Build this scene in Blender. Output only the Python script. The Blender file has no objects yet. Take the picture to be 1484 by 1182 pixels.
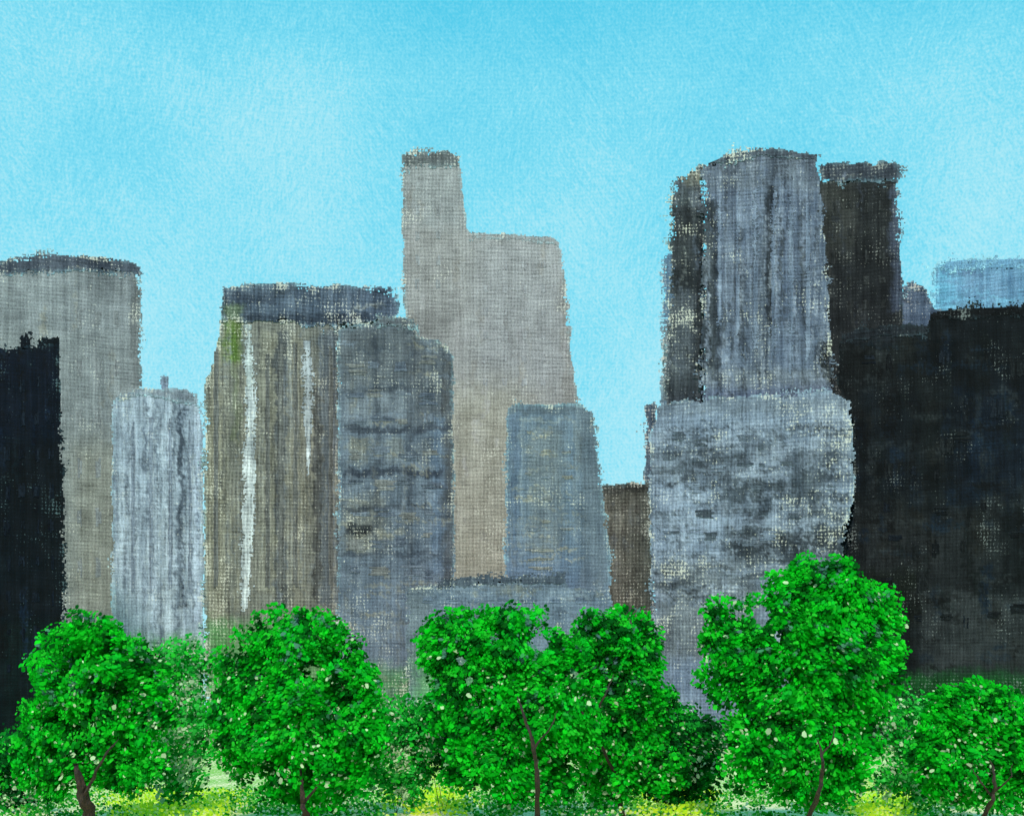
import bpy, math, random
import numpy as np
F=2038.0; HZ=1060.0; H=3.83; CX=742.0
C=bpy.context.scene.collection
rs=np.random.RandomState(7); random.seed(7)
LAT=rs.rand(512,512)
CAL=np.array([1.0,1.03,1.04])
def lin(c):
    c=np.clip(np.asarray(c,float)/255.0,0,1)
    return np.where(c<=0.04045,c/12.92,((c+0.055)/1.055)**2.4)
def vn(x,y,seed=0):
    x=np.asarray(x,float)+seed*37.3; y=np.asarray(y,float)+seed*91.7
    xi=np.floor(x).astype(int); yi=np.floor(y).astype(int); fx=x-xi; fy=y-yi
    fx=fx*fx*(3-2*fx); fy=fy*fy*(3-2*fy)
    a=LAT[xi%512,yi%512]; b=LAT[(xi+1)%512,yi%512]; c=LAT[xi%512,(yi+1)%512]; d=LAT[(xi+1)%512,(yi+1)%512]
    return (a*(1-fx)+b*fx)*(1-fy)+(c*(1-fx)+d*fx)*fy
def fb(x,y,seed=0): return (vn(x,y,seed)+.5*vn(x*2.1,y*2.1,seed+1)+.25*vn(x*4.3,y*4.3,seed+2))/1.75
def sst(a,b,x):
    t=np.clip((x-a)/(b-a),0,1); return t*t*(3-2*t)

class N:
    def __init__(s,nt): s.nt=nt
    def new(s,t,**k):
        n=s.nt.nodes.new(t)
        for a,b in k.items(): setattr(n,a,b)
        return n
    def put(s,inp,v):
        if isinstance(v,bpy.types.NodeSocket): s.nt.links.new(v,inp)
        else: inp.default_value=v
    def m(s,op,a,b=None,c=None,clamp=False):
        n=s.new('ShaderNodeMath',operation=op,use_clamp=clamp); s.put(n.inputs[0],a)
        if b is not None: s.put(n.inputs[1],b)
        if c is not None: s.put(n.inputs[2],c)
        return n.outputs[0]
    def mapping(s,v,scale=(1,1,1),rot=(0,0,0)):
        n=s.new('ShaderNodeMapping'); s.put(n.inputs[0],v); n.inputs['Scale'].default_value=scale; n.inputs['Rotation'].default_value=rot
        return n.outputs[0]
    def noise(s,v,scale=1,detail=3,rough=.55,dist=0):
        n=s.new('ShaderNodeTexNoise'); s.put(n.inputs['Vector'],v); n.inputs['Scale'].default_value=scale
        n.inputs['Detail'].default_value=detail; n.inputs['Roughness'].default_value=rough; n.inputs['Distortion'].default_value=dist
        return n.outputs[0]
    def ramp(s,x,a,b):
        n=s.new('ShaderNodeMapRange',interpolation_type='SMOOTHSTEP'); s.put(n.inputs[0],x); n.inputs[1].default_value=a; n.inputs[2].default_value=b
        return n.outputs[0]
    def mix(s,f,a,b,mode='MIX'):
        n=s.new('ShaderNodeMix',data_type='RGBA',blend_type=mode); s.put(n.inputs[0],f)
        for i,v in ((6,a),(7,b)):
            if not isinstance(v,bpy.types.NodeSocket): v=(*v,1)
            s.put(n.inputs[i],v)
        return n.outputs[2]
def weave(g,vec,px=5.0,pz=5.0):
    sx=g.new('ShaderNodeSeparateXYZ'); g.put(sx.inputs[0],vec)
    d=g.noise(vec,0.02,0); ph=g.m('MULTIPLY',d,7.0)
    a=g.m('SINE',g.m('ADD',g.m('MULTIPLY',sx.outputs[0],2*math.pi/px),ph))
    b=g.m('SINE',g.m('ADD',g.m('MULTIPLY',sx.outputs[2],2*math.pi/pz),ph))
    return g.m('MULTIPLY',g.m('ADD',a,b),0.5)
def paint_mat(name,Y,sv=.3,bl=.3,wv=.1,canvas=(216,212,198),bump=.3,rough=.7):
    m=bpy.data.materials.new(name); m.use_nodes=True; nt=m.node_tree; g=N(nt)
    bs=nt.nodes['Principled BSDF']; s=F/Y
    tc=g.new('ShaderNodeTexCoord'); v=g.mapping(tc.outputs['Object'],(s,s,s))
    n1=g.noise(g.mapping(v,(.3,.3,.02)),1,3,.65)
    n2=g.noise(v,.04,4,.7)
    n3=g.noise(g.mapping(v,(.55,.55,.34)),1,2,.75)
    n4=g.noise(g.mapping(v,(.03,.03,.34)),1,2,.6)
    w=weave(g,v)
    br=g.m('ADD',1.0,g.m('MULTIPLY',g.m('SUBTRACT',n1,.5),sv*4.4))
    br=g.m('ADD',br,g.m('MULTIPLY',g.m('SUBTRACT',n2,.5),bl*4.0))
    br=g.m('ADD',br,g.m('MULTIPLY',g.m('SUBTRACT',n3,.5),1.5))
    br=g.m('ADD',br,g.m('MULTIPLY',g.m('SUBTRACT',n4,.5),1.1))
    br=g.m('MAXIMUM',g.m('ADD',br,g.m('MULTIPLY',w,wv*.8)),.15)
    at=g.new('ShaderNodeAttribute',attribute_name='Col'); th=g.new('ShaderNodeAttribute',attribute_name='thin')
    cb=g.new('ShaderNodeCombineXYZ')
    for i in range(3): g.put(cb.inputs[i],br)
    col=g.mix(1.0,at.outputs['Color'],cb.outputs[0],'MULTIPLY')
    k=g.m('ADD',g.m('ADD',g.m('MULTIPLY',w,.28),g.m('MULTIPLY',g.m('SUBTRACT',n3,.5),2.4)),g.m('SUBTRACT',th.outputs['Fac'],.76))
    k=g.m('ADD',k,g.m('MULTIPLY',g.m('SUBTRACT',n2,.5),1.7))
    mask=g.m('MULTIPLY',g.ramp(k,-.05,.35),.72)
    col=g.mix(mask,col,tuple(lin(canvas)/CAL))
    g.put(bs.inputs['Base Color'],col); bs.inputs['Roughness'].default_value=rough
    bs.inputs['Specular IOR Level'].default_value=.1
    bp=g.new('ShaderNodeBump'); bp.inputs['Strength'].default_value=bump; bp.inputs['Distance'].default_value=1.4/s
    g.put(bp.inputs['Height'],g.m('ADD',g.m('MULTIPLY',n3,1.4),g.m('MULTIPLY',n1,1.6)))
    g.put(bs.inputs['Normal'],bp.outputs[0])
    return m
def mesh_obj(name,verts,faces,cols,thin,mat,parent=None):
    me=bpy.data.meshes.new(name)
    if isinstance(faces,np.ndarray):
        n,k=faces.shape; verts=np.asarray(verts,np.float32)
        me.vertices.add(len(verts)); me.vertices.foreach_set('co',verts.ravel())
        me.loops.add(n*k); me.loops.foreach_set('vertex_index',faces.astype(np.int32).ravel())
        me.polygons.add(n); me.polygons.foreach_set('loop_start',np.arange(0,n*k,k,dtype=np.int32))
        me.update(calc_edges=True); me.validate()
    else:
        me.from_pydata(verts,[],faces); me.update()
    a=me.color_attributes.new('Col','FLOAT_COLOR','POINT')
    c=np.ones((len(verts),4)); c[:,:3]=cols; a.data.foreach_set('color',c.ravel())
    t=me.attributes.new('thin','FLOAT','POINT'); tt=np.zeros(len(verts)); tt[:]=thin; t.data.foreach_set('value',tt)
    me.materials.append(mat)
    o=bpy.data.objects.new(name,me); C.objects.link(o)
    if parent: o.parent=parent
    return o
def empty(name,loc,rz,label,cat,group=None):
    o=bpy.data.objects.new(name,None); C.objects.link(o); o.location=loc; o.rotation_euler=(0,0,rz); o.empty_display_size=1
    o['label']=label; o['category']=cat
    if group: o['group']=group
    return o

class Bld:
    def __init__(s,name,label,pc,Y,cat='building',group='skyline buildings',halo=(164,210,220),**mk):
        s.pc=pc; s.Y=Y; s.a=math.atan((pc-CX)/F); s.halo=np.array(halo,float)
        s.root=empty(name,((pc-CX)*Y/F,Y,0),-s.a,label,cat,group)
        s.dist=Y/math.cos(s.a); s.mat=paint_mat(name+'_paint',Y,**mk); s.seed=int(pc)%97
    def loc(s,px,py,yo=0):
        px=np.asarray(px,float); py=np.asarray(py,float)
        al=np.arctan((px-CX)/F)-s.a
        d=s.dist+yo
        u=d*np.tan(al)
        yw=np.sqrt(u*u+d*d)*np.cos(al+s.a)
        return u,H+(HZ-py)*yw/F
    def base(s): return HZ+H*F/s.Y+2
    def slab(s,name,poly,base,zones=(),strokes=(),yo=0,depth=28,rag=3.0,step=2.0,edge_thin=.34,thin=.2,amp=(14,12),parent=None,side=None,fade=.7):
        if -.9<yo<0: yo*=.4
        pl=np.array([(x,min(y,s.base())) for x,y in poly],float)
        mn=pl.min(0)-14; mx=pl.max(0)+14
        xs=np.arange(mn[0],mx[0],step); ys=np.arange(mn[1],mx[1],step)
        X,Yp=np.meshgrid(xs,ys,indexing='ij')
        def sdf(X,Y):
            ins=np.zeros(X.shape,bool); D=np.full(X.shape,1e9)
            for i in range(len(pl)):
                x0,y0=pl[i]; x1,y1=pl[(i+1)%len(pl)]
                ex,ey=x1-x0,y1-y0; L=ex*ex+ey*ey+1e-9
                t=np.clip(((X-x0)*ex+(Y-y0)*ey)/L,0,1)
                D=np.minimum(D,np.hypot(X-x0-t*ex,Y-y0-t*ey))
                if y0!=y1:
                    c=((y0>Y)!=(y1>Y))&(X<(x1-x0)*(Y-y0)/(y1-y0)+x0); ins^=c
            return np.where(ins,D,-D)
        xc=X[:-1,:-1]+step/2; yc=Yp[:-1,:-1]+step/2; sd=s.seed
        D=sdf(xc,yc)
        loc_=sst(.4,.7,vn(xc/30,yc/30,sd+31))
        bri=.4*vn(xc/9,yc/1.9,sd)+.3*vn(xc/1.9,yc/9,sd+1)+.3*LAT[(xc/step).astype(int)%512,(yc/step).astype(int)%512]
        keep=D+(bri-.5)*rag*(1.2+6.5*loc_)+(fb(xc/22,yc/22,sd+3)-.5)*rag*2.4>0
        keep&=(yc<s.base()+1)
        Dv=sdf(X,Yp)
        col=np.zeros(X.shape+(3,)); col[:]=base; th=np.full(X.shape,float(thin))
        wx=X+(fb(X/14,Yp/14,sd+5)-.5)*16+(vn(X/3,Yp/3,sd+6)-.5)*5; wy=Yp+(fb(X/14,Yp/14,sd+9)-.5)*16+(vn(X/3,Yp/5,sd+8)-.5)*7
        def dab(x0,y0,x1,y1,c,al,fe,tn=None):
            mk=sst(x0-fe,x0+fe,wx)*(1-sst(x1-fe,x1+fe,wx))*sst(y0-fe,y0+fe,wy)*(1-sst(y1-fe,y1+fe,wy))*al
            col[:]=col*(1-mk[...,None])+np.array(c,float)*mk[...,None]
            if tn is not None: th[:]=th*(1-mk)+tn*mk
        for z in zones: dab(*z)
        R=np.random.RandomState(sd+len(name))
        for (n,pal,wr,hr,al,box) in strokes:
            x0,y0,x1,y1=box or (pl[:,0].min(),pl[:,1].min(),pl[:,0].max(),s.base())
            for _ in range(n):
                cx=R.uniform(x0,x1); cy=R.uniform(y0,y1); w=R.uniform(*wr)/2; h=R.uniform(*hr)/2; c=pal[R.randint(len(pal))]; a=al*R.uniform(.4,1)
                i0,i1=np.searchsorted(xs,[cx-w-14,cx+w+14]); j0,j1=np.searchsorted(ys,[cy-h-14,cy+h+14])
                if i1<=i0 or j1<=j0: continue
                sx=wx[i0:i1,j0:j1]; sy=wy[i0:i1,j0:j1]
                mk=(1-sst(w*.6,w*1.2,np.abs(sx-cx)))*(1-sst(h*.75,h*1.15,np.abs(sy-cy)))*a
                mk*=sst(.25,.5,vn(X[i0:i1,j0:j1]/2.5,Yp[i0:i1,j0:j1]/3.5,sd+_))
                col[i0:i1,j0:j1]=col[i0:i1,j0:j1]*(1-mk[...,None])+np.array(c,float)*mk[...,None]
        col+=((vn(X/4.5,Yp/70,sd+11)-.5)*amp[0]*2+(fb(X/26,Yp/20,sd+13)-.5)*amp[1]*3)[...,None]
        th+=(sst(.5,.8,fb(X/34,Yp/44,sd+19)))*.32
        edge=(1-sst(0,12,Dv))
        th+=edge_thin*edge*(sst(.35,.75,vn(X/18,Yp/18,sd+17))*1.3)
        ek=((1-sst(-8,6,Dv+(vn(X/2.4,Yp/2.4,sd+29)-.5)*9))*fade*(.3+vn(X/9,Yp/9,sd+23)))[...,None]
        ek=np.clip(ek,0,.92); col=col*(1-ek)+s.halo*ek
        lc=lin(col)/CAL
        used=np.zeros(X.shape,bool)
        for a,b in ((0,0),(1,0),(0,1),(1,1)): used[a:a+keep.shape[0],b:b+keep.shape[1]]|=keep
        idx=np.full(X.shape,-1); idx[used]=np.arange(used.sum())
        jx=X+(vn(X*7.1,Yp*5.3,3)-.5)*1.6; jy=Yp+(vn(X*3.7,Yp*9.1,5)-.5)*1.6
        u,z=s.loc(jx,jy,yo)
        rel=yo-(fb(X/7,Yp/18,sd+21))*.04*s.Y/300
        V=np.stack([u[used],rel[used],np.maximum(z[used],-.3)],1)
        ii,jj=np.nonzero(keep)
        Fc=np.stack([idx[ii,jj],idx[ii,jj+1],idx[ii+1,jj+1],idx[ii+1,jj]],1)
        verts=V.tolist(); faces=Fc.tolist()
        n=len(pl); ar=sum(pl[i][0]*pl[(i+1)%n][1]-pl[(i+1)%n][0]*pl[i][1] for i in range(n)); sg=1 if ar>0 else -1
        ins=[]
        for i in range(n):
            a=pl[i]-pl[i-1]; b=pl[(i+1)%n]-pl[i]; a/=np.hypot(*a)+1e-9; b/=np.hypot(*b)+1e-9
            na=np.array([-a[1],a[0]])*sg; nb=np.array([-b[1],b[0]])*sg; q=na+nb; q/=max(.5,(q@q)/2)
            ins.append(pl[i]+q*(rag*1.9))
        ins=np.array(ins); u,z=s.loc(ins[:,0],ins[:,1],yo); o=len(verts)
        z=np.where(ins[:,1]>s.base()-12,-.3,z)
        verts+=[[u[i],yo+.05,z[i]] for i in range(n)]+[[u[i],yo+depth,z[i]] for i in range(n)]
        faces+=[list(range(o,o+n)),list(range(o+n,o+2*n))]+[[o+i,o+(i+1)%n,o+n+(i+1)%n,o+n+i] for i in range(n)]
        cols=np.concatenate([lc[used],np.tile(lin(side or base)/CAL,(2*n,1))])
        tt=np.concatenate([th[used],np.full(2*n,.15)])
        return mesh_obj(name,verts,faces,cols,tt,s.mat,parent or s.root)
    def window(s,x0,y0,x1,y1,c,yo=-.08,thin=.3,name='window',parent=None):
        V=[];Fa=[];cc=[]; w=x1-x0; h=y1-y0; vert=h>=w
        n=max(2,int((w if vert else h)/2.6)); yy=yo-.02*s.Y/300
        for i in range(n):
            if n>3 and random.random()<.15: continue
            t=(i+.5)/n; e=random.uniform(-.12,.2),random.uniform(-.12,.2); hw=(w if vert else h)/n*random.uniform(.3,.65)
            if vert:
                cx=x0+w*t; a=y0+h*e[0]*(1 if h<60 else .2); b=y1-h*e[1]*(1 if h<60 else .2); m=max(4,int((b-a)/9))
                P=[(cx-hw+random.uniform(-1,1)*.9,a+(b-a)*k/m) for k in range(m+1)]+[(cx+hw+random.uniform(-1,1)*.9,b-(b-a)*k/m) for k in range(m+1)]
            else:
                cy=y0+h*t; a=x0+w*e[0]; b=x1-w*e[1]; m=max(3,int((b-a)/7))
                P=[(a+(b-a)*k/m,cy-hw+random.uniform(-1,1)*.9) for k in range(m+1)]+[(b-(b-a)*k/m,cy+hw+random.uniform(-1,1)*.9) for k in range(m+1)]
            m+=1
            p=np.array(P); u,z=s.loc(p[:,0],p[:,1],0); o=len(V); z=np.maximum(z,-.2)
            V+=[[u[k],yy-.004*i,z[k]] for k in range(2*m)]
            Fa+=[[o+k,o+k+1,o+2*m-2-k,o+2*m-1-k] for k in range(m-1)]
            q=np.array(c,float)+random.uniform(-9,9); cc+=[lin(q+random.uniform(-8,8))/CAL for _ in range(2*m)]
        return mesh_obj(name,V,Fa,np.array(cc),thin,s.mat,parent or s.root)
BOT=1140
GRN=(80,150,76)
b=Bld('grey_tower','wide mid grey tower with dark ragged flat roof, behind the black tower at left edge',75,430,sv=.12,bl=.14,wv=.2)
b.slab('wall',[(-80,392),(0,388),(100,384),(196,392),(204,420),(205,BOT),(-80,BOT)],(126,130,133),
  zones=[(-80,380,205,480,(118,122,127),.6,20),(100,640,205,900,(126,123,112),.6,30),(190,400,207,560,(88,90,92),.6,4,.3),(60,930,210,1150,GRN,.6,20,.6)],
  strokes=[(60,[(150,152,155),(106,107,107),(134,129,118)],(3,9),(20,90),.5,None)])
b.slab('parapet',[(-80,380),(0,378),(55,368),(120,370),(192,378),(203,386),(203,398),(120,392),(60,394),(-80,402)],(66,72,84),yo=-.3,depth=26,rag=4,thin=.28,
  strokes=[(70,[(22,28,36),(110,118,130),(176,168,148)],(8,30),(3,7),.85,None)])
for r in range(6):
    for c in range(3): b.window(112+c*27,450+r*72,119+c*27,474+r*72,(121,124,127))
b=Bld('black_tower','nearly black tower with small rooftop tank on the left edge of the skyline',20,270,sv=.3,bl=.4,wv=.25,canvas=(92,112,120),halo=(40,60,70))
b.slab('wall',[(-70,505),(0,503),(50,503),(84,500),(90,560),(94,800),(96,BOT),(-70,BOT)],(3,9,17),
  zones=[(-70,500,90,640,(3,11,26),.8,20),(0,900,96,1120,(4,22,20),.6,20),(60,700,95,880,(6,12,18),.7,10,.4)],
  strokes=[(70,[(1,3,6),(14,30,52),(6,18,26),(3,3,5)],(4,12),(20,110),.7,None)],amp=(5,5),thin=.08,edge_thin=.4,rag=4)
b.slab('roof_tank',[(28,484),(46,482),(48,506),(26,506)],(5,12,20),yo=4,depth=8,rag=3,amp=(4,4),thin=.1,fade=.3)
b.slab('roof_housing',[(56,490),(84,489),(86,506),(54,506)],(5,12,18),yo=3,depth=10,rag=3,amp=(4,4),thin=.1,fade=.3)
for r in range(9):
    for c in range(4): b.window(8+c*21+random.uniform(-4,4),545+r*52,15+c*21,563+r*52+random.uniform(-6,6),(7,15,27),thin=.1)
b=Bld('pale_block','short pale blue grey block with rounded top and vertical streaks left of the olive building',227,345,sv=.34,bl=.14,wv=.16)
b.slab('wall',[(163,585),(172,570),(205,564),(270,566),(290,582),(294,620),(296,BOT),(162,BOT)],(140,151,166),
  zones=[(176,580,200,900,(162,172,187),.6,5),(205,600,222,880,(154,165,182),.6,4),(258,590,268,880,(54,62,74),.85,3),(282,600,291,900,(178,190,212),.7,3),(236,600,252,910,(166,176,188),.6,4),(160,925,300,1100,GRN,.75,16,.62)],
  strokes=[(130,[(180,190,204),(108,118,134),(164,176,194),(86,96,110),(150,158,166)],(2,7),(40,180),.7,(165,575,292,920))],amp=(18,8))
b.slab('parapet',[(168,574),(205,562),(272,564),(290,580),(288,588),(206,572),(172,582)],(122,130,142),yo=-.3,depth=20,rag=2.5)
b.slab('roof_vent',[(234,546),(242,545),(244,566),(232,566)],(112,124,140),yo=5,depth=4,rag=2,fade=.3)
for x in (190,216,244,273): b.window(x,610,x+5,860,(116,126,142),name='window_strip')
b=Bld('tan_tower','tall tan grey stepped tower with slender upper shaft, tallest in the middle',700,440,sv=.12,bl=.12,wv=.24)
b.slab('wall',[(582,240),(590,228),(662,226),(668,246),(676,330),(690,341),(800,345),(814,362),(821,420),(828,520),(840,600),(848,BOT),(600,BOT),(590,470),(584,400)],(145,143,142),
  zones=[(570,220,672,330,(137,140,142),.7,12),(690,340,820,560,(150,150,152),.7,25),(600,560,760,860,(158,153,140),.8,40,.3),(585,450,650,505,(118,116,115),.6,18),(815,380,850,640,(116,112,108),.5,5,.35),(576,235,586,450,(96,96,96),.6,4,.3)],
  strokes=[(220,[(164,160,162),(122,118,116),(170,166,168),(138,130,120)],(3,12),(10,60),.45,None)],amp=(9,9),thin=.2)
b.slab('parapet',[(584,226),(600,219),(655,218),(667,228),(666,240),(584,242)],(94,98,100),yo=-.3,depth=24,rag=4,thin=.28)
b.slab('setback_roof',[(684,337),(740,339),(802,344),(813,358),(800,352),(740,346),(686,345)],(140,138,138),yo=-.25,depth=24,rag=3)
for r in range(5):
    for c in range(2): b.window(602+c*30,262+r*36,608+c*30,276+r*36,(139,141,143),thin=.2)
for r in range(6):
    for c in range(4): b.window(700+c*28,378+r*34,707+c*28,390+r*34,(148,148,150),thin=.2)
b=Bld('olive_building','olive grey building with slate crown, green smear and long white vertical streak',398,350,sv=.38,bl=.18,wv=.34)
b.slab('wall',[(322,455),(460,462),(494,466),(496,BOT),(296,BOT),(297,560),(310,520)],(112,112,107),rag=4,edge_thin=.5,
  zones=[(296,560,330,900,(108,106,96),.7,6,.32),(322,460,352,525,(80,106,44),.85,7),(338,520,348,640,(98,108,76),.4,4),(300,480,322,900,(148,143,126),.5,5,.42),(376,480,396,860,(130,128,116),.6,5,.4),(398,480,416,880,(80,84,89),.75,4),(418,480,440,880,(132,129,118),.6,4,.38),(462,480,496,880,(88,96,106),.75,5),(455,560,464,880,(66,67,68),.75,3),(296,900,500,1100,GRN,.6,18,.5)],
  strokes=[(160,[(150,147,134),(72,73,74),(108,115,124),(122,118,106)],(2,7),(40,170),.6,(300,480,494,890))],amp=(16,8),thin=.28)
b.slab('crown',[(322,416),(400,411),(480,414),(566,418),(576,440),(574,462),(540,466),(480,472),(400,470),(322,466)],(74,85,101),yo=-.5,depth=24,rag=5,thin=.3,
  zones=[(322,440,350,470,(96,110,80),.7,6),(360,455,540,470,(40,48,60),.75,4),(322,424,400,440,(46,54,68),.6,4)],
  strokes=[(100,[(32,40,54),(110,120,136),(160,160,156),(60,66,72)],(12,50),(3,9),.75,None)])
b.slab('pier',[(354,470),(364,468),(371,600),(367,760),(360,884),(349,884),(351,760),(357,600)],(168,175,180),yo=-.3,depth=1.5,rag=2.5,amp=(30,26),thin=.3,edge_thin=0,fade=0,
   zones=[(352,660,366,884,(200,205,208),.8,3),(354,470,370,560,(140,150,150),.6,4)])
b.slab('pier',[(440,494),(450,494),(453,600),(447,690),(441,600)],(158,165,171),yo=-.3,depth=1.5,rag=2.5,amp=(26,26),thin=.3,edge_thin=0,fade=0)
for x in (310,385,404,425,476): b.window(x,500,x+6,850,(94,95,94),name='window_strip')
b=Bld('slate_building','broad slate blue building with faint window rows between olive building and tan tower',575,335,sv=.2,bl=.22,wv=.24)
b.slab('wall',[(490,478),(545,466),(600,462),(606,486),(640,496),(656,510),(658,700),(660,BOT),(488,BOT)],(98,108,122),
  zones=[(488,470,610,560,(84,87,92),.7,15),(595,500,655,620,(84,87,93),.7,12),(500,560,600,612,(110,115,123),.6,10),(640,520,660,900,(66,67,70),.7,4),(625,600,645,830,(94,111,134),.6,6),(500,720,560,800,(116,111,100),.6,12,.44),(490,850,660,960,(104,115,132),.8,12),(500,970,660,1100,GRN,.6,20,.6),
   (496,560,650,568,(60,66,76),.7,3),(500,616,650,626,(56,62,73),.85,3),(500,680,640,690,(48,54,66),.85,3),(500,732,620,740,(58,64,74),.75,3),(500,760,540,775,(28,32,38),.8,5),(500,800,640,808,(62,69,80),.7,3),(540,490,550,830,(62,68,78),.6,4),(590,490,599,830,(62,68,78),.6,4),(505,632,535,672,(118,114,104),.5,5,.4),(555,635,585,672,(112,112,108),.5,5,.38),(600,640,625,675,(112,116,122),.5,5,.36)],
  strokes=[(90,[(84,92,104),(120,126,136),(112,109,102),(62,70,82)],(3,9),(20,120),.5,None),(150,[(64,72,84),(142,136,122),(112,122,138)],(20,70),(3,7),.65,None)],amp=(10,9),thin=.24)
b.slab('roof_ledge',[(546,458),(598,461),(602,474),(546,472)],(84,88,96),yo=-.3,depth=14,rag=3)
for r in range(8):
    y=520+r*43
    for c in range(4):
        x=502+c*37+random.uniform(-6,6); yy=y+random.uniform(-7,7); b.window(x,yy,x+random.uniform(12,32),yy+random.uniform(5,18),[(110,111,112),(84,92,106),(97,105,118)][(r+c*2)%3],thin=.26)
b=Bld('brown_block','small speckled brown grey block in the gap left of the large blue grey tower',905,400,sv=.25,bl=.3,wv=.35)
b.slab('wall',[(868,704),(900,701),(944,699),(950,BOT),(866,BOT)],(94,93,86),zones=[(868,700,944,716,(46,46,44),.7,4),(880,820,950,900,(90,88,82),.6,10,.5),(880,900,960,1020,(112,118,128),.8,10)],
  strokes=[(90,[(62,62,60),(126,122,110),(88,92,98)],(3,8),(8,34),.6,None)],thin=.38)
for r in range(5):
    for c in range(3): b.window(880+c*20,730+r*34,887+c*20,744+r*34,(88,86,80),thin=.36)
b=Bld('slate_block','smaller slate blue block with tan window dashes in front of the tan tower',802,315,sv=.16,bl=.16,wv=.22)
b.slab('wall',[(734,592),(750,586),(840,586),(858,596),(866,640),(874,720),(884,800),(890,BOT),(732,BOT)],(97,112,130),
  zones=[(840,600,880,900,(90,98,108),.6,8),(738,600,752,820,(84,98,120),.6,5),(735,588,860,600,(80,88,98),.6,4),(753,606,836,611,(136,142,146),.65,2),(753,606,758,820,(126,134,142),.55,2),(832,606,838,820,(122,130,138),.5,2),(730,890,900,1100,(110,135,125),.5,20,.4),(765,620,815,800,(110,112,112),.45,12,.34)],
  strokes=[(110,[(86,102,124),(112,122,134),(104,107,109),(78,88,102)],(3,10),(15,90),.5,None),(40,[(164,156,138),(124,124,118)],(12,44),(3,5),.75,(758,615,832,815))],amp=(8,7))
for r in range(6):
    for c in range(3):
        x=758+c*26+random.uniform(-3,6); y=622+r*34+random.uniform(-7,7); b.window(x,y,x+random.uniform(7,20),y+random.uniform(3,6),[(124,124,120),(112,116,120),(103,113,125)][(r*2+c)%3],thin=.32)
for r in range(3): b.window(768,795+r*13,808,799+r*13,(126,126,120),thin=.32,name='ledge')
b=Bld('low_annex','long low blue grey annex with dark streaked roof, just above the middle trees',750,300,sv=.15,bl=.25,wv=.2)
b.slab('wall',[(590,852),(640,846),(660,840),(816,838),(822,850),(878,856),(880,BOT),(590,BOT)],(98,110,129),
  zones=[(585,845,625,1000,(104,110,118),.6,8,.36),(600,950,880,1120,GRN,.6,20,.4)],strokes=[(150,[(78,87,102),(126,136,152),(110,110,108),(64,72,86)],(20,80),(3,8),.65,None),(40,[(90,98,112),(130,128,120)],(4,9),(15,50),.6,None)],amp=(7,9),fade=0,rag=4,thin=.26)
b.slab('roof_ledge',[(636,840),(700,834),(818,832),(818,843),(700,846),(636,850)],(70,78,92),yo=-.25,depth=14,rag=3,edge_thin=.1,fade=0,strokes=[(44,[(116,124,136),(38,44,54),(52,58,68)],(20,60),(2,4),.85,None)])
for c in range(7): b.window(610+c*37,866,628+c*37,874,(93,104,124),thin=.25)
b=Bld('large_tower','massive blue grey tower with streaked upper shaft, dark side wing and mottled lower block',1090,320,sv=.3,bl=.22,wv=.24)
b.slab('upper_shaft',[(1020,240),(1050,226),(1100,217),(1150,219),(1184,228),(1192,300),(1200,420),(1208,600),(1016,600),(1018,420)],(88,97,116),
  zones=[(1020,225,1190,275,(88,94,106),.7,8),(1090,300,1120,540,(70,76,88),.6,8),(1045,280,1075,460,(100,108,126),.6,10),(1120,260,1150,560,(96,106,128),.6,8),(1014,290,1040,540,(40,44,49),.8,6),(1112,270,1121,490,(30,34,40),.8,3),(1070,330,1077,500,(42,46,54),.65,3),(1158,290,1164,470,(46,50,58),.6,3),(1184,495,1206,548,(22,24,26),.9,6),(1016,535,1205,560,(108,112,118),.5,8,.36)],
  strokes=[(360,[(118,126,146),(38,42,50),(102,112,134),(66,70,78),(138,144,160)],(2,6),(30,170),.7,None)],yo=1.5,depth=24,amp=(16,10),thin=.2,rag=4,fade=.1)
b.slab('parapet',[(1020,238),(1052,224),(1100,214),(1150,216),(1187,224),(1184,234),(1100,227),(1052,236)],(74,80,92),yo=1.36,depth=22,rag=5,strokes=[(18,[(30,34,40),(106,112,124)],(12,40),(3,6),.7,None)])
b.slab('side_wing',[(972,290),(980,258),(1000,246),(1022,238),(1026,420),(1024,600),(962,600),(966,480),(970,400)],(58,62,68),
  zones=[(984,246,1024,264,(130,124,110),.6,6,.26),(970,270,1000,300,(60,66,70),.6,5),(976,300,1004,420,(34,37,41),.8,8),(964,430,1012,540,(78,83,92),.7,8,.36),(1006,300,1026,540,(34,38,43),.8,4),(1000,275,1024,300,(96,104,118),.5,5)],
  strokes=[(130,[(24,26,29),(90,98,114),(108,110,110),(70,76,88)],(2,6),(15,60),.65,None)],yo=2.5,depth=22,amp=(12,10),thin=.24,rag=5)
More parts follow.
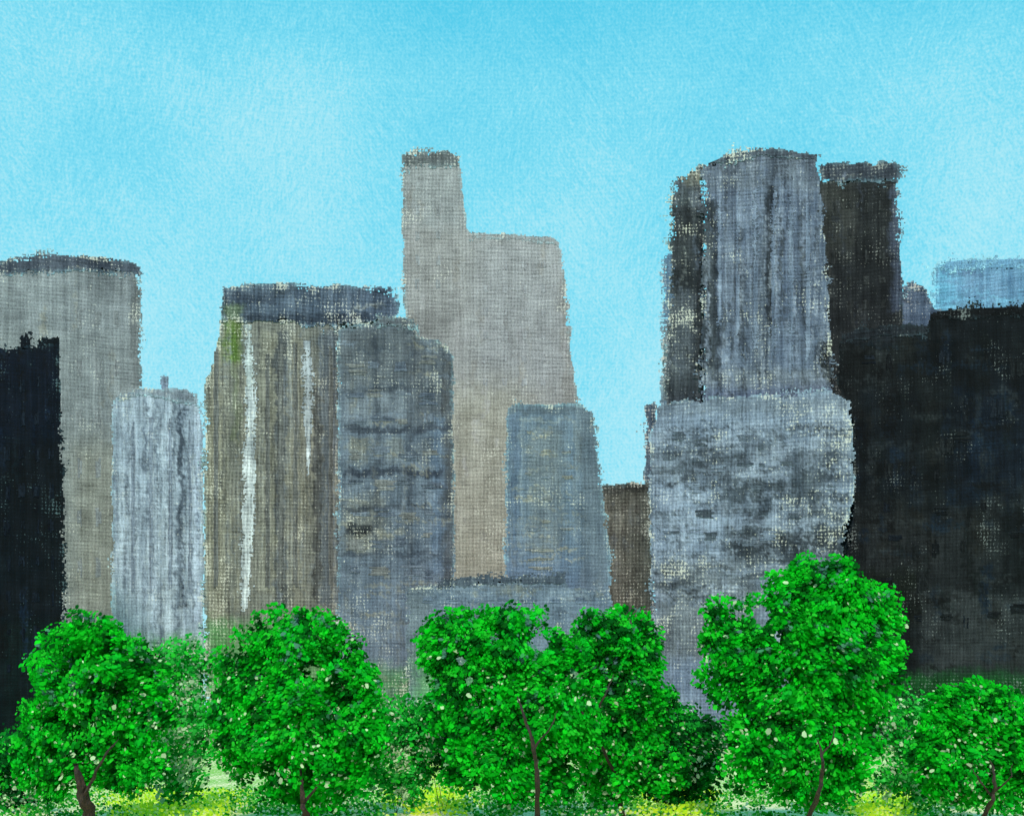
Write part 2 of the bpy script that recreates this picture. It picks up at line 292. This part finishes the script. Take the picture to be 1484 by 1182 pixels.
b.slab('lower_block',[(958,584),(1020,576),(1120,572),(1205,566),(1234,580),(1238,700),(1222,780),(1216,BOT),(950,BOT),(940,700),(944,620)],(116,127,147),
  zones=[(950,575,1236,600,(100,108,122),.6,6),(1000,645,1236,700,(80,87,100),.55,14),(1040,688,1190,742,(44,50,57),.65,16),(1010,642,1110,668,(54,60,69),.6,11),(1150,655,1225,688,(52,58,66),.6,11),(945,700,1040,800,(138,150,172),.7,18),(1050,765,1225,812,(28,32,37),.8,12),(1170,742,1225,770,(58,64,72),.6,8),(1060,744,1170,766,(122,132,152),.7,7),(1180,590,1236,650,(150,158,174),.6,10,.38),(940,650,1000,700,(96,104,116),.5,12),(950,812,1100,960,(94,98,104),.7,14,.4),(950,840,1010,860,(48,52,58),.6,8),(950,955,1080,1040,(104,115,138),.8,10),(950,1045,1240,1100,(40,66,44),.8,8)],
  strokes=[(120,[(150,160,180),(88,94,106),(60,65,72),(134,142,162)],(3,10),(12,60),.5,(945,590,1236,1000)),(420,[(42,47,54),(106,114,130),(150,160,180),(60,67,76),(126,136,156)],(24,90),(3,8),.65,(950,610,1236,880)),(20,[(30,34,40),(40,46,54)],(14,30),(10,18),.65,(960,640,1230,810))],yo=-1.0,depth=30,amp=(12,12),rag=4,thin=.24,fade=.35)
for r,y in enumerate((636,668,700,736,776)):
    for c in range(9):
        x=964+c*29+random.uniform(-12,12); yy=y+random.uniform(-10,10)
        if random.random()<.6:
            b.window(x,yy,x+random.uniform(8,24),yy+random.uniform(4,14),[(92,100,114),(74,82,94),(108,118,136),(64,71,81)][random.randrange(4)],yo=-1.07,thin=.2)
for x in (1040,1066,1092,1118,1144,1168): b.slab('pier',[(x,275+x%7*5),(x+5,272),(x+6,460+x%5*16),(x,470+x%5*18)],(102,112,132),yo=1.4,depth=1,rag=1.6,amp=(22,16),thin=.1,edge_thin=0,fade=0)
b=Bld('dark_brown_tower','near black tower with ragged roof band directly right of the large blue grey tower',1250,385,sv=.25,bl=.25,wv=.28,canvas=(156,156,148),halo=(130,170,182))
b.slab('wall',[(1180,262),(1240,262),(1300,258),(1305,330),(1308,420),(1312,BOT),(1180,BOT)],(36,38,39),
  zones=[(1192,262,1240,380,(50,50,46),.6,10),(1290,270,1312,450,(76,84,104),.7,4,.4),(1200,360,1290,480,(23,25,27),.6,12)],
  strokes=[(110,[(18,19,21),(60,60,58),(44,48,56),(66,70,80)],(3,10),(15,60),.6,None)],amp=(8,8),thin=.26,rag=4)
b.slab('roof_band',[(1190,240),(1250,236),(1296,238),(1304,250),(1300,262),(1240,260),(1190,262)],(52,57,66),yo=-.3,depth=22,rag=6,thin=.3,strokes=[(70,[(22,24,28),(104,110,124),(96,94,88),(36,38,42)],(8,30),(3,8),.8,None)])
for r in range(5):
    for c in range(4): b.window(1204+c*24+random.uniform(-3,3),292+r*36,1211+c*24,306+r*36+random.uniform(-3,6),(40,42,42),thin=.2)
b=Bld('slate_annex','narrow slate blue rooftop block in the gap left of the far pale blue building',1328,400,sv=.2,bl=.3,wv=.2)
b.slab('wall',[(1300,424),(1322,412),(1344,420),(1352,446),(1400,452),(1400,BOT),(1300,BOT)],(78,92,112),strokes=[(30,[(40,46,56),(104,124,150)],(4,14),(6,20),.7,None)],thin=.28,rag=5)
b.slab('parapet',[(1302,420),(1322,409),(1346,416),(1344,424),(1322,418),(1304,428)],(70,84,104),yo=-.3,depth=18,rag=4)
b=Bld('slate_sliver','thin slate building barely showing left of the large tower dark wing',972,460,sv=.2,bl=.2,wv=.2)
b.slab('wall',[(962,372),(974,364),(990,364),(990,BOT),(948,BOT),(960,470)],(88,112,132),thin=.28,rag=4,zones=[(955,470,990,580,(110,114,112),.7,8,.3)])
b.slab('lower_block',[(934,588),(950,582),(952,BOT),(934,BOT)],(74,86,100),yo=-.6,thin=.3,rag=4)
b=Bld('far_blue_building','hazy pale blue flat building furthest away at the right edge',1440,620,sv=.1,bl=.16,wv=.14,canvas=(140,196,220))
b.slab('wall',[(1358,384),(1400,378),(1560,376),(1560,BOT),(1350,BOT),(1352,400)],(98,134,164),zones=[(1350,376,1560,386,(120,168,200),.5,4),(1400,400,1560,440,(92,122,154),.5,12),(1345,380,1385,450,(118,180,210),.6,14)],
  strokes=[(60,[(118,170,200),(86,110,142),(108,140,172)],(20,60),(4,9),.6,(1350,376,1560,450))],thin=.3,rag=7,fade=.8)
b.slab('parapet',[(1366,384),(1400,379),(1560,377),(1560,384),(1400,386),(1368,390)],(104,144,176),yo=-.4,depth=20,rag=5,fade=.8)
b=Bld('large_black_building','huge charcoal black building with stepped flat roof filling the right edge',1385,342,sv=.3,bl=.4,wv=.28,canvas=(126,132,132),halo=(80,108,118))
b.slab('wall',[(1216,500),(1224,484),(1280,478),(1344,476),(1346,456),(1400,450),(1570,446),(1570,BOT),(1226,BOT),(1224,800),(1236,740),(1234,600),(1214,560)],(12,17,20),
  zones=[(1220,480,1350,640,(17,21,22),.7,25),(1350,450,1570,560,(6,11,16),.8,25),(1380,560,1570,740,(10,19,31),.8,30),(1240,560,1330,720,(12,20,28),.6,25),(1240,740,1440,900,(31,34,37),.8,25),(1330,860,1570,980,(46,50,53),.85,18),(1220,480,1300,496,(44,50,60),.6,8),(1240,830,1330,900,(10,16,10),.7,14),(1415,720,1455,810,(34,38,40),.6,10,.62),(1470,700,1500,760,(26,32,36),.6,8,.5),(1226,560,1246,800,(20,24,26),.6,5,.5),(1300,975,1570,1100,(16,70,28),.85,14,.52)],
  strokes=[(220,[(5,7,9),(37,41,44),(12,26,42),(26,27,26),(8,14,15)],(6,24),(15,80),.65,(1220,480,1560,960)),(110,[(48,53,56),(6,7,8),(20,36,52)],(20,80),(4,12),.55,(1220,500,1560,980))],amp=(5,7),thin=.10,edge_thin=.35,rag=5,fade=.4)
b.slab('parapet',[(1346,452),(1400,446),(1570,443),(1570,454),(1400,458),(1346,464)],(7,9,12),yo=-.3,depth=22,rag=6,amp=(3,4),thin=.14,fade=.4)
b.slab('roof_ledge',[(1222,484),(1280,474),(1342,472),(1342,482),(1280,486),(1222,494)],(28,32,38),yo=-.3,depth=22,rag=6,amp=(5,6),thin=.14,fade=.4)
for r in range(8):
    for c in range(7): 
        if random.random()<.7:
            x=1252+c*36+random.uniform(-12,12);y=520+r*52+random.uniform(-12,12)
            b.window(x,y,x+random.uniform(6,22),y+random.uniform(8,26),[(17,21,24),(11,15,19),(14,21,30)][random.randrange(3)],thin=.08)

# ---------- trees
def leaf_mat():
    m=bpy.data.materials.new('leaf_paint'); m.use_nodes=True; nt=m.node_tree; g=N(nt); bs=nt.nodes['Principled BSDF']
    at=g.new('ShaderNodeAttribute',attribute_name='Col')
    col=at.outputs['Color']
    g.put(bs.inputs['Base Color'],col); bs.inputs['Roughness'].default_value=.8; bs.inputs['Specular IOR Level'].default_value=.03
    tr=g.new('ShaderNodeBsdfTranslucent'); g.put(tr.inputs[0],col); mx=g.new('ShaderNodeMixShader'); mx.inputs[0].default_value=.38
    nt.links.new(bs.outputs[0],mx.inputs[1]); nt.links.new(tr.outputs[0],mx.inputs[2]); nt.links.new(mx.outputs[0],nt.nodes['Material Output'].inputs[0])
    return m
LM=leaf_mat()
def bark():
    m=bpy.data.materials.new('bark_paint'); m.use_nodes=True; nt=m.node_tree; g=N(nt); bs=nt.nodes['Principled BSDF']
    tc=g.new('ShaderNodeTexCoord'); n=g.noise(g.mapping(tc.outputs['Object'],(14,14,5)),1,5,.75)
    g.put(bs.inputs['Base Color'],g.mix(g.ramp(n,.35,.7),tuple(lin((16,14,12))),tuple(lin((72,48,36)))))
    bs.inputs['Roughness'].default_value=.8
    bp=g.new('ShaderNodeBump'); bp.inputs['Distance'].default_value=.05; g.put(bp.inputs['Height'],n); g.put(bs.inputs['Normal'],bp.outputs[0])
    return m
BM=bark()
GREENS=[(4,140,18),(10,166,24),(20,186,32),(6,154,22),(16,174,42),(36,198,38)]
def leaves(cents,rad,n,size,pal,R,pale=.03,ctr=None,holes=(),dark=.0,grey=0.):
    k=len(cents); ci=R.randint(k,size=n)
    off=R.normal(size=(n,3)); ln=np.linalg.norm(off,axis=1,keepdims=True); off*=np.minimum(1,1.9/ln)
    p=cents[ci]+off*rad
    keep=np.ones(n,bool)
    for (hx,hz,hr) in holes: keep&=np.hypot((p[:,0]-hx),(p[:,2]-hz))>hr*(.6+.7*R.rand(n))
    keep&=p[:,2]>.05
    p=p[keep]; n=len(p)
    c0=ctr if ctr is not None else p.mean(0)
    out=p-c0; out/=np.linalg.norm(out,axis=1,keepdims=True)+1e-6
    nr=out*.12+R.normal(size=(n,3))*.1+np.array([0,-.9,.45]); nr/=np.linalg.norm(nr,axis=1,keepdims=True)
    sx=R.randint(1000)
    ang=1.4+(vn(p[:,0]*.9,p[:,2]*.9,sx%50)-.5)*4+R.normal(size=n)*.35
    a=np.stack([np.cos(ang),np.zeros(n),np.sin(ang)],1); a-=nr*(a*nr).sum(1,keepdims=True); a/=np.linalg.norm(a,axis=1,keepdims=True)
    b=np.cross(nr,a)
    L=size*R.gamma(6,1/6.,size=(n,1)).clip(.45,1.9); W=L*R.uniform(.45,.8,size=(n,1))
    sh=[(1,.1),(.45,.5),(-.6,.45),(-1,-.1),(-.45,-.5),(.6,-.42)]
    jit=R.uniform(.75,1.2,size=(n,6,1))
    V=np.stack([p+(a*L*u*.5+b*W*v)*jit[:,i] for i,(u,v) in enumerate(sh)],1).reshape(-1,3)
    fc=np.arange(n*6).reshape(n,6)
    pal=np.array(pal,float)
    X=p[:,0]; Z=p[:,2]
    t1=vn(X*2.6,Z*2.6,sx%40+3); t2=fb(X*4.0,Z*4.0+p[:,1]*.1,sx%30+9)
    q=np.clip(((t1*.85+R.rand(n)*.15)*len(pal)).astype(int),0,len(pal)-1); col=pal[q]*(.6+.75*t2)[:,None]
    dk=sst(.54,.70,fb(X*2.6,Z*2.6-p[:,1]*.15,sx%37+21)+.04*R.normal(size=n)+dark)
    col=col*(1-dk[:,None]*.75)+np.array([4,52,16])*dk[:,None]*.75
    gy=sst(.70-grey,.78-grey,fb(X*2.6,Z*2.2,sx%29+55)+.03*R.normal(size=n))*sst(-1,2.5,Z-c0[2]+1)
    col=col*(1-gy[:,None]*.75)+np.array([104,126,138])*gy[:,None]*.75
    lt=R.rand(n)*sst(.45,.75,vn(X*3,Z*3,sx%33+41))>.6
    col[lt]=np.array([44,204,48])*R.uniform(.88,1.05,size=(lt.sum(),1))
    back=(p[:,1]-c0[1]); col*=np.where(back>.6,.8,1.0)[:,None]  # leaves behind the centre darkened: inner shade put into their colour
    hgt=(p[:,2]-p[:,2].min())/(np.ptp(p[:,2])+1e-6)
    pm=R.rand(n)<pale*(1.8-1.75*hgt)*(.2+1.5*sst(.4,.7,vn(X*1.5,Z*1.5,sx%23+61))); col[pm]=np.array([196,220,172])*R.uniform(.8,1.1,size=(pm.sum(),1))
    lc=np.repeat(lin(col),6,axis=0)*R.uniform(.92,1.08,size=(n*6,1))
    return V,fc,lc
def tube(V,Fa,pts,rads,seg=7):
    o=len(V); pts=[np.array(p,float) for p in pts]
    for i,p in enumerate(pts):
        d=pts[min(i+1,len(pts)-1)]-pts[max(i-1,0)]; d/=np.linalg.norm(d)+1e-9
        x=np.cross(d,[0,1,0]); 
        x/=np.linalg.norm(x)+1e-9; y=np.cross(d,x)
        for k in range(seg):
            t=2*math.pi*k/seg; V.append((p+rads[i]*(1+.22*math.sin(3*t+i*2))*(x*math.cos(t)+y*math.sin(t))).tolist())
    for i in range(len(pts)-1):
        for k in range(seg):
            a=o+i*seg+k; b=o+i*seg+(k+1)%seg; Fa.append([a,b,b+seg,a+seg])
    Fa.append(list(range(o,o+seg))); Fa.append(list(range(o+(len(pts)-1)*seg,o+len(pts)*seg)))
def tree(label,bpx,Y,blobs,limbs,n=9000,holes=(),pal=GREENS,seed=1,pale=.03,size=.15,dark=0,name='tree',grey=.0):
    n=int(n*1.4)
    R=np.random.RandomState(seed); k=Y/F; x0=(bpx-CX)*k
    root=empty(name,(x0,Y,0),0,label,'tree','trees along the park edge')
    def L(px,py,yo=0): return ((px-bpx)*k,yo,H+(HZ-py)*k)
    V=[];Fa=[]
    for li,l in enumerate(limbs):
        w=l[0]*k*.85; P=[]
        pts=l[1]; fine=[]
        for i in range(len(pts)-1):
            for q in range(4): 
                t=q/4; fine.append(tuple(pts[i][j]*(1-t)+pts[i+1][j]*t for j in range(3)))
        fine.append(pts[-1])
        for i,(px,py,yo) in enumerate(fine):
            q=L(px,py,yo*.72); P.append((q[0]+R.uniform(-.04,.04),q[1]+R.uniform(-.12,.12),max(q[2],-.1)))
        if li==0: P[0]=(P[0][0],P[0][1],-.1)
        r=[w*(1-.8*i/(len(P)-1))/2*R.uniform(.8,1.15) for i in range(len(P))]
        tube(V,Fa,P,r)
    mesh_obj('trunk',V,Fa,np.tile([.05,.03,.02],(len(V),1)),0,BM,root)
    cs=[]
    for (cx,cy,rx,ry,num) in blobs:
        num=int(num*1.6)
        d=R.normal(size=(num,3)); d/=np.linalg.norm(d,axis=1,keepdims=True); rr=R.uniform(.2,1,size=(num,1))**.6
        c=np.array(L(cx,cy)); cs.append(c+d*rr*np.array([rx*k,min(rx,ry)*k*.8,ry*k])*.93)
    cs=np.concatenate(cs); ctr=cs.mean(0)
    hl=[(L(a,b_)[0],L(a,b_)[2],r*k) for a,b_,r in holes]
    v,f,c=leaves(cs,.29,n,size,pal,R,pale,ctr,hl,dark=dark,grey=grey)
    mesh_obj('crown',v,f,c,0,LM,root)
tree('round green tree at far left with thick forked brown trunk',132,60,
  [(130,980,98,98,80),(120,1065,98,78,60),(205,1020,44,90,26),(62,1090,40,80,24),(200,1120,52,38,14)],
  [(24,[(132,1190,0),(131,1150,-1.2),(128,1118,-2.0),(120,1095,-1.6)]),(7,[(134,1150,-1.4),(160,1115,-2.8),(184,1082,-3.4),(190,1070,-2.6)])],n=28000,seed=3,holes=[(100,930,8),(190,945,9)])
tree('wide round green tree in front of the olive building, second from the left',445,60,
  [(425,980,120,105,110),(440,1070,124,92,80),(345,1050,50,92,28),(520,1050,50,90,34),(460,1135,90,34,24)],
  [(14,[(445,1190,0),(446,1168,-1.6),(444,1140,-1.8),(440,1110,-1)]),(5,[(445,1160,-1.4),(474,1128,-2.2),(484,1110,-1.6)])],n=40000,seed=5,holes=[(455,972,17),(380,895,8),(495,890,8),(560,960,14)])
tree('green tree with thin dark straight trunk, centre of the row below the slate block',778,60,
  [(740,945,110,70,74),(700,1010,97,80,56),(790,1050,97,85,60),(690,1095,66,54,30),(640,940,38,48,16),(770,1130,76,34,20)],
  [(10,[(778,1190,0),(778,1130,-3.2),(770,1070,-4.2),(757,1030,-3.6),(750,1010,-2.4)]),(4,[(772,1085,-3.2),(798,1050,-3.4),(806,1030,-2.4)])],n=36000,seed=8,holes=[(783,932,18),(668,958,10),(680,985,10)])
tree('leaning green tree with slanting bare limbs, overlapping right of the centre tree',905,63,
  [(895,940,70,66,48),(910,1015,68,72,48),(870,1060,58,64,30),(930,1105,74,42,30),(880,1130,50,30,12)],
  [(8,[(905,1190,0),(890,1120,-.6),(850,1050,-3.6),(870,1010,-4.6),(884,980,-3.4)]),(5,[(850,1050,-3.6),(832,1020,-3.8),(836,990,-2.4)])],n=27000,seed=12,pal=GREENS+[(60,150,44)],dark=.06)
tree('tallest green tree in the row, in front of the large blue grey tower',1168,58,
  [(1170,905,105,82,85),(1130,980,120,80,85),(1230,965,86,108,72),(1170,1075,116,76,72),(1190,850,60,46,30),(1075,915,62,60,34),(1250,895,58,50,26),(1085,1085,54,56,20),(1180,1135,90,34,20)],
  [(11,[(1168,1195,0),(1168,1145,-3.4),(1168,1100,-4.4),(1166,1070,-3.4)]),(4,[(1168,1095,-3.8),(1188,1065,-3.8),(1194,1050,-2.4)])],n=54000,seed=15,holes=[(1102,893,24),(1126,922,13),(1072,890,9)])
tree('smallest green tree at the far right below the black building',1420,60,
  [(1420,1050,88,60,60),(1400,1110,80,56,42),(1470,1090,56,84,42),(1350,1085,26,46,12)],
  [(10,[(1420,1190,0),(1421,1155,-2.2),(1418,1120,-2.8),(1421,1100,-1.8)]),(4,[(1420,1150,-1.8),(1394,1122,-2.8),(1384,1105,-2.1)]),(4,[(1420,1150,-1.8),(1442,1122,-2.7),(1450,1105,-2)])],n=23000,seed=18,pal=GREENS,pale=.06,grey=-.1)
def shrub(label,px,py,rx,ry,Y,n,pal,seed,cat='shrub',group='shrubs between the trees',pale=.08,size=.15,dark=-.1,name='shrub',rad=.34):
    R=np.random.RandomState(seed); k=Y/F; x0=(px-CX)*k
    root=empty(name,(x0,Y,0),0,label,cat,group)
    top=H+(HZ-(py-ry))*k; bot=max(.15,H+(HZ-(py+ry))*k); zc=(top+bot)/2; hz=(top-bot)/2
    num=max(20,int(rx*ry/32)); d=R.uniform(-1,1,size=(num,3)); d/=np.maximum(1,np.linalg.norm(d*[1,1,.8],axis=1,keepdims=True))
    cs=np.array([0,0,zc])+d*np.array([rx*k,min(1.2,rx*k),hz])*.95
    V=[];Fa=[]
    for i in range(3): 
        t=cs[R.randint(num)]; tube(V,Fa,[(R.uniform(-.15,.15),.3,-.1),(t[0]*.4,.3,t[2]*.5),tuple(t)],[.018,.012,.006],6)
    mesh_obj('stem',V,Fa,np.tile([.05,.03,.02],(len(V),1)),0,BM,root)
    v,f,c=leaves(cs,rad,n,size,pal,R,pale,np.array([0,0,zc]),dark=dark,grey=-.2)
    mesh_obj('foliage',v,f,c,0,LM,root)
MIDG=[(20,156,44),(50,186,66),(14,146,38),(70,196,80)]
shrub('tall loose green shrub between the two leftmost trees',262,1045,46,118,66,5200,MIDG,31,pale=.26)
shrub('pale green shrub filling the gap right of the second tree',575,1090,46,74,66,4600,MIDG,32,pale=.26)
shrub('dark green shrub between the leaning tree and the tallest tree',985,1095,60,66,66,8000,[(10,106,34),(20,140,40),(8,80,26),(30,160,50)],33,dark=.06,pale=.08)
shrub('low green shrub between the tallest tree and the smallest tree',1314,1085,42,74,66,4600,MIDG+[(10,100,30)],34,pale=.24)
shrub('low dark green shrub under the left side of the centre tree',640,1065,54,48,66,4600,[(10,120,34),(20,150,40),(8,80,26)],36,dark=0)
shrub('dark green shrub left of the first tree, against the black tower',10,1125,44,62,66,4200,[(10,96,34),(20,140,40),(8,60,30),(30,160,50)],37,dark=.08,pale=.14)

# ---------- ground
m=bpy.data.materials.new('ground_paint'); m.use_nodes=True; g=N(m.node_tree); bs=m.node_tree.nodes['Principled BSDF']
tc=g.new('ShaderNodeTexCoord'); o=tc.outputs['Object']; at=g.new('ShaderNodeAttribute',attribute_name='Col')
na=g.noise(g.mapping(o,(7.5,.9,1)),1,2,.7); nb=g.noise(g.mapping(o,(.5,.08,1)),1,3,.6)
sy=g.new('ShaderNodeSeparateXYZ'); g.put(sy.inputs[0],o)
c1=g.mix(g.ramp(na,.38,.5),tuple(lin((250,232,192))),at.outputs['Color'])
k=g.m('ADD',na,g.m('MULTIPLY',g.m('SUBTRACT',nb,.5),.5))
k=g.m('ADD',k,g.m('MULTIPLY',g.ramp(sy.outputs[1],66,100),.10))
c2=g.mix(g.m('MULTIPLY',g.ramp(k,.50,.60),.85),c1,g.mix(nb,tuple(lin((40,150,36))),tuple(lin((130,196,50)))))
g.put(bs.inputs['Base Color'],c2); bs.inputs['Roughness'].default_value=.9; bs.inputs['Specular IOR Level'].default_value=.05
gx=np.concatenate([[-2500,-200],np.linspace(-60,60,401),[200,2500]]); gy=np.concatenate([[-300,20],np.linspace(56,170,171),[260,4000]])
GX,GY=np.meshgrid(gx,gy,indexing='ij'); nx,ny=GX.shape
PX=CX+GX*F/np.maximum(GY,30); PY=HZ+H*F/np.maximum(GY,30)
wx=PX+(fb(PX/20,PY/12,3)-.5)*60; wy=PY+(fb(PX/20,PY/12,7)-.5)*34
gc=np.zeros(GX.shape+(3,)); gc[:]=(246,228,176)
for cx,cy,rx,ry in ((620,1135,80,44),(250,1168,115,30),(975,1172,85,28),(1280,1160,66,38)):
    mk=(1-sst(.35,1.2,np.hypot((wx-cx)/rx,(wy-cy)/ry)))[...,None]; gc=gc*(1-mk)+np.array([234,232,36.])*mk
ids=np.arange(nx*ny).reshape(nx,ny)
V=np.stack([GX,GY,np.zeros_like(GX)],-1).reshape(-1,3)
Fc=np.stack([ids[:-1,:-1],ids[1:,:-1],ids[1:,1:],ids[:-1,1:]],-1).reshape(-1,4)
go=mesh_obj('ground',V,Fc,lin(gc).reshape(-1,3),0,m)
go['kind']='structure'; go['label']='pale lawn with yellow green patches under the trees'
R=np.random.RandomState(77); n=42000
gx=R.uniform(-30,30,n); gy=R.uniform(61,86,n)
keep=(vn(gx/1.3,gy/2.5,4)>.38); gx=gx[keep]; gy=gy[keep]; n=len(gx)
ppx=CX+gx*F/gy
zz=R.uniform(.03,.62,n)*(.25+vn(gx/.8,gy/2,9)); r=R.uniform(.03,.085,n)
V=np.stack([np.stack([gx+r*1.1*math.cos(t)*R.uniform(.7,1.2,n),gy-r*.4*math.sin(t),np.maximum(.01,zz+r*math.sin(t)*R.uniform(.7,1.2,n))],1) for t in [k_*math.pi/3 for k_ in range(6)]],1).reshape(-1,3)
pal=np.array([(30,160,44),(60,184,60),(130,206,90),(16,124,30),(240,240,206),(24,146,40)],float)
cg=pal[R.randint(6,size=n)]
ym=np.zeros(n)
for cx,rx in ((620,75),(250,115),(975,80),(1280,62)): ym=np.maximum(ym,1-sst(.3,1.15,np.abs(ppx-cx)/rx))
yl=R.rand(n)<ym*.92; cg[yl]=np.array([(232,246,60),(212,240,50),(242,250,140),(184,230,60)])[R.randint(4,size=yl.sum())]
gr=mesh_obj('grass',V,np.arange(n*6).reshape(n,6),np.repeat(lin(cg),6,axis=0),0,LM); gr['kind']='stuff'; gr['label']='low green and yellow green growth on the pale lawn'; gr['category']='grass'

# ---------- sky world
w=bpy.data.worlds.new('World'); bpy.context.scene.world=w; w.use_nodes=True; nt=w.node_tree; g=N(nt); bg=nt.nodes['Background']
EL=math.radians(42); AZ=math.radians(182)
sky=g.new('ShaderNodeTexSky',sky_type='NISHITA'); sky.sun_disc=False; sky.sun_elevation=EL; sky.sun_rotation=AZ
tc=g.new('ShaderNodeTexCoord'); d=tc.outputs['Generated']
big=g.noise(d,6,3,.6)
s1=g.noise(g.mapping(g.mapping(d,(1,1,1),(0,math.radians(38),0)),(600,90,150)),1,2,.65)
s2=g.noise(g.mapping(g.mapping(d,(1,1,1),(0,math.radians(-22),0)),(560,90,140)),1,2,.65)
sel=g.ramp(g.noise(d,15,1),.36,.64)
st=g.m('ADD',g.m('MULTIPLY',s1,sel),g.m('MULTIPLY',s2,g.m('SUBTRACT',1.0,sel)))
fine=g.noise(d,700,1,.6)
wv=weave(g,g.mapping(d,(F,F,F)),5.0,5.0)
t=g.m('ADD',g.m('MULTIPLY',big,.5),g.m('ADD',g.m('MULTIPLY',fine,.36),g.m('MULTIPLY',st,.36)))
t=g.m('ADD',t,g.m('MULTIPLY',wv,.03))
sz=g.new('ShaderNodeSeparateXYZ'); g.put(sz.inputs[0],d)
t=g.m('SUBTRACT',t,g.m('MULTIPLY',g.ramp(sz.outputs[2],.41,.47),.15))
t=g.m('ADD',t,g.m('MULTIPLY',g.m('SUBTRACT',1.0,g.ramp(sz.outputs[2],.18,.42)),.16))
t=g.ramp(t,.28,.98)
cr=g.new('ShaderNodeValToRGB'); g.put(cr.inputs[0],t); e=cr.color_ramp.elements
e[0].position=0; e[0].color=(*lin((82,206,238)),1); e[1].position=1; e[1].color=(*lin((184,240,251)),1)
x=e.new(.5); x.color=(*lin((131,225,247)),1)
sc=g.mix(.04,cr.outputs[0],g.mix(1.0,sky.outputs[0],(.1,.1,.1),'MULTIPLY'))
fin=g.mix(1.0,sc,(10,10,10),'MULTIPLY')
g.put(bg.inputs[0],fin); bg.inputs[1].default_value=.1
L=bpy.data.lights.new('sun','SUN'); L.energy=3.5; L.angle=math.radians(12); L.color=(1,.91,.85)
lo=bpy.data.objects.new('sun',L); C.objects.link(lo)
from mathutils import Vector
ds=Vector((math.sin(AZ)*math.cos(EL),math.cos(AZ)*math.cos(EL),math.sin(EL)))
lo.rotation_euler=ds.to_track_quat('Z','Y').to_euler()
cam=bpy.data.cameras.new('camera'); co=bpy.data.objects.new('camera',cam); C.objects.link(co)
co.location=(0,0,H); co.rotation_euler=(math.pi/2,0,0); cam.sensor_width=36; cam.lens=F/1484*36; cam.shift_y=(HZ-591)/1484; cam.clip_end=6000; cam.clip_start=.5
bpy.context.scene.camera=co
sc_=bpy.context.scene; sc_.view_settings.view_transform='Standard'; sc_.view_settings.look='None'; sc_.view_settings.exposure=0
